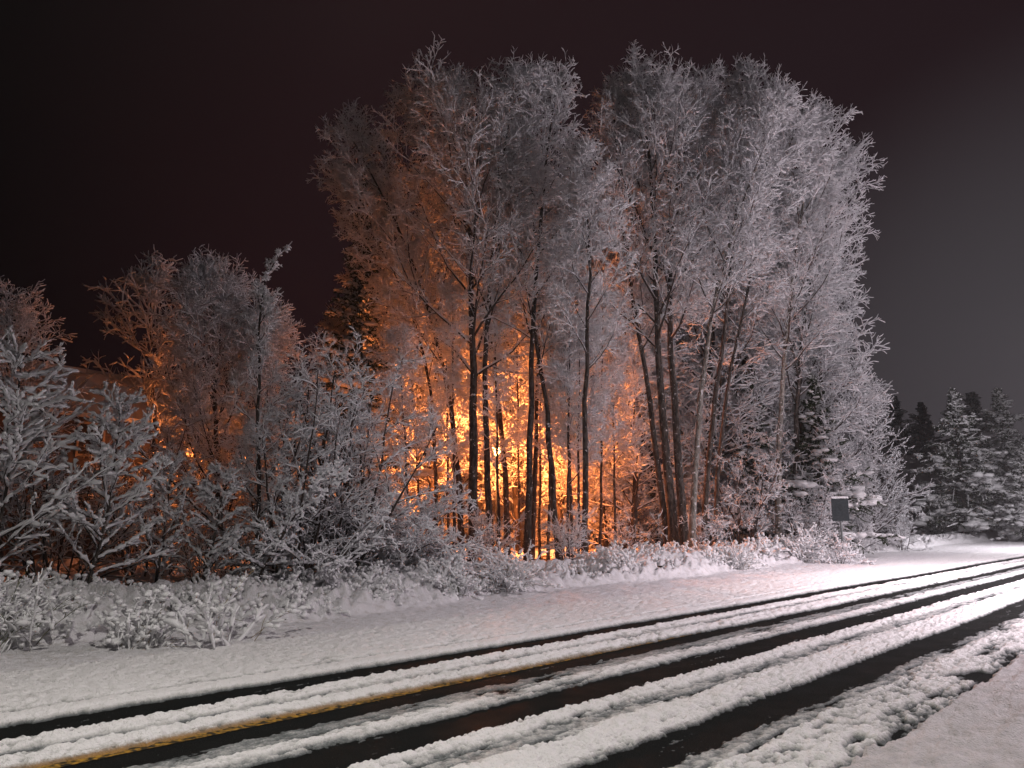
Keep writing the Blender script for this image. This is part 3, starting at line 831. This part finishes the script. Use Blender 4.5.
sp = make_spruce('spruce', 'snow-laden spruce with thick white pads on its boughs, nearest spruce on the right', None, ground_at(966, 60), hgt(966, 388, 60), 4.9, seed=800, snowy=1.0)
H0 = hgt(966, 388, 60)
for px, d, ty, wx, lab in [(1012, 68, 388, 1.1, 'hazy spruce right behind the snow-laden one, cut by the right edge'),
                           (1034, 56, 440, 1.0, 'lower snowy spruce at the right edge of the photo'),
                           (905, 105, 396, 1.2, 'dark far spruce above the flat garage roof, left one'),
                           (880, 110, 404, 1.2, 'dark far spruce just right of the wood'),
                           (932, 115, 402, 1.2, 'dark far spruce above the garage roof, right one'),
                           (985, 110, 392, 1.4, 'dark far tree rising behind the right spruces')]:
    g0 = ground_at(px, d); h = at(px, ty, d)[2] - g0[2]
    copy_thing(sp, g0, px * .1, (h / H0 * wx * .9, h / H0 * wx * .9, h / H0), lab, 'spruces at the right')
sp['group'] = 'spruces at the right'
make_spruce('spruce', 'tall dark spruce with snow on drooping boughs, poking out left of the big crowns', None, ground_at(352, 28), hgt(352, 165, 28), 2.6, seed=820, snowy=1.0)
make_spruce('spruce', 'round dark evergreen with grey snow lumps behind the rightmost tall tree', None, ground_at(822, 33), hgt(822, 375, 33), 2.6, seed=830, snowy=.5, cat='evergreen')
make_spruce('spruce', 'dark evergreen with snow lumps low behind the lone bright trunk', None, ground_at(758, 33), hgt(758, 360, 33), 2.0, seed=840, snowy=.8, cat='evergreen')


# --- grasses and stalks on the bank
def make_tuft(name, label, loc, H, stems, m, seed, sn=1.0, lean=.5, cat='plant', group=None, blob=0):
    base = np.array(loc, float); r = np.random.default_rng(seed)
    root = empty(name, base, label=label, cat=cat, group=group)
    K = 7; az = r.random(stems) * 6.28; tilt = np.abs(r.normal(size=stems)) * lean + .05
    d = np.stack([np.sin(tilt) * np.cos(az), np.sin(tilt) * np.sin(az), np.cos(tilt)], 1)
    P = np.zeros((stems, K, 3)); P[:, 0, :2] = r.normal(size=(stems, 2)) * H * .18; P[:, 0, 2] = -.12
    L = (H * r.uniform(.5, 1.1, stems) / (K - 1))[:, None]
    for k in range(1, K):
        d = d + r.normal(size=d.shape) * .1; d[:, 2] -= .13
        d /= np.linalg.norm(d, axis=1, keepdims=True); P[:, k] = P[:, k - 1] + d * L
    R = np.linspace(.006, .003, K)[None].repeat(stems, 0)
    P2, R2 = grow(P, R, 6, .3, 1, .7, H * .22, 3, 0, .2, .8, .004, .8, seed=seed)
    lb = MB(); lb.tubes(P, R, 3); lb.tubes(P2, R2 * 1.5, 3, .5); lb.build('leaves', M[m], root)
    sb = MB(); snow_on(sb, P, R, .004, .014 * sn, sides=5, seed=seed, keep=.8, bumpy=.5); snow_on(sb, P2, R2, .003, .013 * sn, sides=5, seed=seed + 1, keep=.85, bumpy=.5)
    if blob:
        q = np.concatenate([P[:, 3:].reshape(-1, 3), P2[:, -1]])
        q = q[r.random(len(q)) < blob] + np.array([0, 0, .02])
        sb.blobs(q, r.uniform(.018, .05, len(q)), .7, .5, seed)
    sb.build('snow_cover', M['snow'], root)
    return root


make_tuft('grass_tussock', 'olive leafy plant at the left edge of the snow bank', ground_at(8, 9.6) - [0, 0, 0], 1.0, 50, 'olive', 900, 1.2, .4, 'plant', blob=.3)
make_tuft('grass_tussock', 'olive and snow bush on the bank in front of the glow', ground_at(508, 17.2), 1.05, 90, 'olive', 905, 1.5, .75, 'bush', blob=.45)
make_tuft('snowy_stalk', 'heavily snow-clumped leaning stalks on the left bank', ground_at(228, 10.2), 1.1, 16, 'straw', 910, 2.2, .55, 'plant', blob=.5)
make_tuft('snowy_stalk', 'arched snow-clumped stalks left of the middle of the left bank', ground_at(150, 9.9), .7, 30, 'straw', 915, 1.8, .6, 'plant', blob=.6)
make_tuft('snowy_stalk', 'small upright snow-clumped stalk at the right of the glow', ground_at(616, 20.2), .95, 7, 'straw', 920, 2.4, .25, 'plant', blob=.5)
make_tuft('grass_tussock', 'tan grass clump with snow on top, on the bank below the lone bright trunk', ground_at(800, 29), 1.4, 80, 'straw', 925, 1.6, .4, 'grass clump', blob=.4)
make_tuft('grass_tussock', 'dry straw patch between slanting trunks and the lone bright trunk', ground_at(735, 25), .9, 90, 'straw', 930, 1.2, .6, 'grass clump', blob=.1)
make_tuft('grass_tussock', 'green grey plant pushing out of the bank left of the olive bush', ground_at(455, 15.5), .7, 50, 'olive', 935, 1.4, .8, 'plant', blob=.5)
proto = [make_tuft('grass_tussock', 'x', (0, 0, 0), .50, 30, 'straw', 940, 2.6, .9, 'grass clump', blob=.08),
         make_tuft('grass_tussock', 'x', (0, 0, 0), .42, 24, 'olive', 950, 2.6, .95, 'grass clump', blob=.1),
         make_tuft('grass_tussock', 'x', (0, 0, 0), .55, 18, 'straw', 960, 2.6, .8, 'grass clump', blob=.08)]
pu = [False] * 3
rr = random.Random(5)
LAB = 'low grass clump bowed down under snow along the rough snow bank'
for k in range(200):
    X = 1.2 + 44 * (k / 140) ** 1.1 if k < 140 else 1.0 + 11 * (k - 140) / 60 + rr.uniform(-.3, .3); Yy = float(foot(np.array([X]))[0]) + rr.uniform(.25, 2.4)
    loc = (X, Yy, ground_z(X, Yy) - .12); i = k % 3; s = rr.uniform(.7, 1.25) * (1 + X / 70)
    if not pu[i]:
        pu[i] = True; o = proto[i]; o.location = loc; o['label'] = LAB; o['group'] = 'snow-bowed grass clumps on the bank'
    else:
        copy_thing(proto[i], loc, rr.uniform(0, 6.28), s, LAB, 'snow-bowed grass clumps on the bank')

S('shrub', 'low snowy bush right in front of the grey sign post', None, ground_at(838, 28.2), .95, .9, 12, 6, 4, 3, .6, -.04, 1.6, seed=695, l3=.25, l4=.14)
# ---------------------------------------------------------------- sign box
g0 = ground_at(841, 29); zt = at(841, 498, 29)[2]; zb = at(841, 521, 29)[2]
r0 = empty('roadside_sign', g0, math.radians(-52), label='grey metal sign on a post with snow on its top edge, right of the wood', cat='sign')
h = zt - g0[2]; hb = zb - g0[2]
b = MB(); b.tubes(np.array([[[0, .03, -.3], [0, .03, h * .5], [0, .03, h - .05]]]), np.full((1, 3), .035), 8); b.build('post', M['metal'], r0)
b = MB(); b.box((0, 0, (h + hb) / 2), (.62, .02, h - hb)); b.build('sign_panel', M['panel'], r0, False)
for z in (h - .2, hb + .2):
    b = MB(); b.box((0, .022, z), (.5, .018, .05)); b.build('bracket', M['metal'], r0, False)
b = MB(); b.blobs(np.array([[x, 0, h + .02] for x in np.linspace(-.28, .28, 9)]), np.full(9, .06), .8, .25, 3); b.build('snow_cover', M['snow'], r0)


# ---------------------------------------------------------------- houses
def house(name, label, px, depth, w, dpt, hwall, hroof, rz, wallm, wins, doors, over=.5, cat='house'):
    g0 = ground_at(px, depth)
    r0 = empty(name, g0, rz, label=label, cat=cat)
    b = MB()
    x, y = w / 2, dpt / 2
    v = [(-x, -y, -.3), (x, -y, -.3), (x, y, -.3), (-x, y, -.3), (-x, -y, hwall), (x, -y, hwall), (x, y, hwall), (-x, y, hwall), (-x, 0, hwall + hroof), (x, 0, hwall + hroof)]
    b.add(v, [[0, 1, 5, 4], [1, 2, 6, 5], [2, 3, 7, 6], [3, 0, 4, 7]], [[4, 7, 8], [5, 9, 6]])
    b.build('wall', M[wallm], r0, False)

    def slab(off, th, ov, drop=0.0):
        m = MB(); k = hroof / y
        X = x + ov; Yv = y + ov; zE = hwall - ov * k + off; zR = hwall + hroof + off
        for s in (-1, 1):
            v = [(-X, s * Yv, zE), (X, s * Yv, zE), (X, 0, zR), (-X, 0, zR)]
            v += [(a, c, d + th) for a, c, d in v]
            m.add(v, [[0, 1, 2, 3], [4, 5, 6, 7], [0, 1, 5, 4], [0, 3, 7, 4], [1, 2, 6, 5]])
        return m
    rf = slab(.02, .12, over).build('roof', M['wall_d'], r0, False)
    slab(.145, .16, over - .04).build('roof_snow', M['snow'], rf, False)
    for (wx, wz, ww, wh, lit) in wins:
        f = MB()
        for dx in (-1, 1): f.box((wx + dx * ww / 2, -y - .03, wz), (.08, .06, wh + .16))
        for dz in (-1, 1): f.box((wx, -y - .032, wz + dz * wh / 2), (ww - .08, .06, .08))
        wf = f.build('window', M['trim'], r0, False)
        MB().box((wx, -y - .012, wz), (ww - .05, .02, wh - .05)).build('pane', M['lit'] if lit else M['glass'], wf, False)
    for (dx, dw, dh) in doors:
        d = MB().box((dx, -y - .02, dh / 2), (dw, .04, dh))
        for k in range(1, 4): d.box((dx, -y - .045, dh * k / 4), (dw - .1, .02, .04))
        d.build('door', M['door'], r0, False)
    return r0


M['lit'] = emis('warm_window', (1, .72, .42), 6)
# long axis of the houses faces the road (front = local -y)
house('house', 'dark house with a snow-covered roof hidden behind the left bushes, two small lit windows', 95, 30, 11, 7, 4.9, 2.0, math.radians(12), 'wall_d',
      [(-2.5, 4.1, .9, 1.1, False), (1.6, 4.1, .9, 1.1, False), (4.1, 4.0, .9, 1.1, False)], [(-.4, 1.0, 2.1)])
house('garage', 'grey garage with pale door behind the wood at right, beside the spruces', 912, 72, 10, 8, 4.6, 2.6, math.radians(-30), 'wall',
      [(-3.4, 2.0, 1.0, 1.1, False)], [(1.0, 4.6, 2.5)], cat='garage')


# ---------------------------------------------------------------- lamps
def lamp_light(name, loc, col, watts, rad):
    d = bpy.data.lights.new(name, 'POINT'); d.color = col; d.energy = watts; d.shadow_soft_size = rad
    o = bpy.data.objects.new(name, d); COL.objects.link(o); o.location = [float(c) for c in loc]
    return o


M['lamp_white'] = emis('white_lamp_glass', (.93, .96, 1), 30)
M['lamp_dim'] = emis('dim_orange_lamp_glass', (1, .28, .06), 5)
M['lamp_orange'] = emis('orange_lamp_glass', (1, .42, .1), 60)


def street_lamp(label, x, ypole, yarm, z, rz=0):
    """pole with an arm reaching over the road"""
    r0 = empty('street_lamp', (x, ypole, ground_z(x, ypole) if ypole > 9 else .15), label=label, cat='street lamp')
    zz = z - r0.location.z
    b = MB(); b.tubes(np.array([[[0, 0, -.3], [0, 0, zz * .5], [0, 0, zz + .1]]]), np.array([[.11, .085, .06]]), 12); b.build('pole', M['metal'], r0)
    dy = yarm - ypole
    b = MB(); b.tubes(np.array([[[0, 0, zz - .2], [0, dy * .35, zz + .25], [0, dy * .8, zz + .38], [0, dy, zz + .36]]]), np.full((1, 4), .04), 8); b.build('arm', M['metal'], r0)
    b = MB(); b.box((0, dy + .0, zz + .36), (.26, .7, .12)); b.build('lamp_head', M['metal'], r0, False)
    b = MB(); b.blobs(np.array([[0, dy, zz + .29]]), np.array([.16]), .5, 0, 1); b.build('lamp_glass', M['lamp_white'], r0)
    return (x, yarm, z - .02)


pR = street_lamp('tall street lamp at the right, down the road', 50, -2.0, 2.6, 8.8)
pL = street_lamp('tall street lamp beside the viewer, arm reaching over the road', 1.5, -1.3, 3.8, 8.6)


def street_light(p, col, down, allround, cone, bl):
    lamp_light('street_light', p, col, allround, .15)
    d = bpy.data.lights.new('street_light_cone', 'SPOT'); d.color = col; d.energy = down; d.shadow_soft_size = .15
    d.spot_size = math.radians(cone); d.spot_blend = bl
    o = bpy.data.objects.new('street_light_cone', d); COL.objects.link(o); o.location = [float(c) for c in p]


pAdded = street_lamp('added unseen lamp opposite the wood, evening out the light on snow and trees', 25, -7.0, -5.0, 10.5)  # unseen lamp, added so snow and crowns are lit more evenly
street_light(pR, (1, .93, .99), 7000, 3600, 160, .8)
street_light(pAdded, (1, .86, .93), 62000, 1850, 148, 1.0)
street_light(pL, (1, .94, .88), 2200, 50, 136, 1.0)
# spot added at the near lamp to brighten the snow shoulder towards the wood
d = bpy.data.lights.new('added_throw_light', 'SPOT'); d.color = (1, .92, .95); d.energy = 1700; d.shadow_soft_size = .15
d.spot_size = math.radians(84); d.spot_blend = 1.0
o = bpy.data.objects.new('added_throw_light', d); COL.objects.link(o); o.location = [float(c) for c in pL]
from mathutils import Vector
o.rotation_euler = (Vector((20, 10.2, 0)) - Vector([float(c) for c in pL])).to_track_quat('-Z', 'Y').to_euler()


def garden_lamp(label, px, py, depth, watts, rad=.2, small=False):
    p = at(px, py, depth); z = ground_z(p[0], p[1])
    r0 = empty('lamp_post', (p[0], p[1], z), label=label, cat='lamp')
    zz = p[2] - z
    b = MB(); b.tubes(np.array([[[0, 0, -.3], [0, 0, zz * .5], [0, 0, zz - .2]]]), np.array([[.07, .055, .045]]), 10); b.build('pole', M['metal'], r0)
    b = MB(); b.tubes(np.array([[[0, 0, zz - .22], [0, 0, zz - .16]]]), np.full((1, 2), .12), 10); b.build('collar', M['metal'], r0, False)
    b = MB(); b.tubes(np.array([[[0, 0, zz - .16], [0, 0, zz - .1], [0, 0, zz + .02], [0, 0, zz + .12], [0, 0, zz + .17]]]), np.array([[.06, .11, .13, .09, .02]]), 14); b.build('lamp_globe', M['lamp_dim' if small else 'lamp_orange'], r0)
    b = MB(); b.tubes(np.array([[[0, 0, zz + .17], [0, 0, zz + .20], [0, 0, zz + .26]]]), np.array([[.19, .17, .05]]), 16); b.build('added_hood', M['metal'], r0, False)  # cap added to keep the orange light off the upper crowns
    lamp_light('orange_light', (p[0], p[1], p[2] + .0), (1.0, .25, .06), watts, .17)
    return r0


garden_lamp('orange lamp shining between the trunks at the middle of the glow', 497, 452, 31, 19000)
garden_lamp('small orange lamp half hidden by twigs, just left of the bent-tipped tree', 242, 460, 25, 750, small=True)
garden_lamp('small orange lamp half hidden by twigs, farthest left of the orange sparks', 190, 452, 25, 380, small=True)
garden_lamp('small orange lamp half hidden by twigs, just right of the bent-tipped tree', 276, 466, 25, 380, small=True)

# ---------------------------------------------------------------- night air
b = MB(); b.box((70, 25, 14), (260, 150, 32))
hz = b.build('haze', M['snow'], None, False); tag(hz, kind='stuff')
hm = bpy.data.materials.new('haze'); hm.use_nodes = True; nt = hm.node_tree
nt.nodes.remove(nt.nodes['Principled BSDF'])
vol = nt.nodes.new('ShaderNodeVolumePrincipled'); vol.inputs['Color'].default_value = (.9, .9, .92, 1)
vol.inputs['Density'].default_value = .0008; vol.inputs['Anisotropy'].default_value = .15
nt.links.new(vol.outputs['Volume'], nt.nodes['Material Output'].inputs['Volume'])
hz.data.materials.clear(); hz.data.materials.append(hm)

# ---------------------------------------------------------------- night sky
w = bpy.data.worlds.new('World'); scene.world = w; w.use_nodes = True
nt = w.node_tree; bg = nt.nodes['Background']
tc = nt.nodes.new('ShaderNodeTexCoord'); vd = nt.nodes.new('ShaderNodeVectorMath'); vd.operation = 'DOT_PRODUCT'
vd.inputs[1].default_value = (.99, .06, .07)
nt.links.new(tc.outputs['Generated'], vd.inputs[0])
cr = nt.nodes.new('ShaderNodeValToRGB'); cr.color_ramp.interpolation = 'EASE'; e = cr.color_ramp.elements
e[0].position = .15; e[0].color = (.0002, .0001, .0002, 1)
e[1].position = 1; e[1].color = (.054, .048, .054, 1)  # hazy glow around the right-hand lamp, put into the sky colour
k = cr.color_ramp.elements.new(.6); k.color = (.012, .0040, .0052, 1)
k = cr.color_ramp.elements.new(.88); k.color = (.0140, .0068, .0088, 1)
nt.links.new(vd.outputs['Value'], cr.inputs['Fac']); nt.links.new(cr.outputs['Color'], bg.inputs['Color'])
bg.inputs['Strength'].default_value = 1.0

# ---------------------------------------------------------------- camera and view
cam = bpy.data.cameras.new('camera'); co = bpy.data.objects.new('camera', cam); COL.objects.link(co)
cam.sensor_width = 36; cam.lens = F * 36 / 1024; cam.clip_end = 3000; cam.clip_start = .05
co.location = (0, 0, CAMH)
co.rotation_euler = (math.pi / 2 + PITCH, 0, PSI - math.pi / 2)
scene.camera = co
scene.view_settings.view_transform = 'Standard'; scene.view_settings.look = 'None'
scene.view_settings.exposure = 0; scene.view_settings.gamma = 1
cy = scene.cycles
cy.use_denoising = True
cy.max_bounces = 6; cy.diffuse_bounces = 4; cy.glossy_bounces = 2; cy.volume_bounces = 0
cy.sample_clamp_indirect = 4
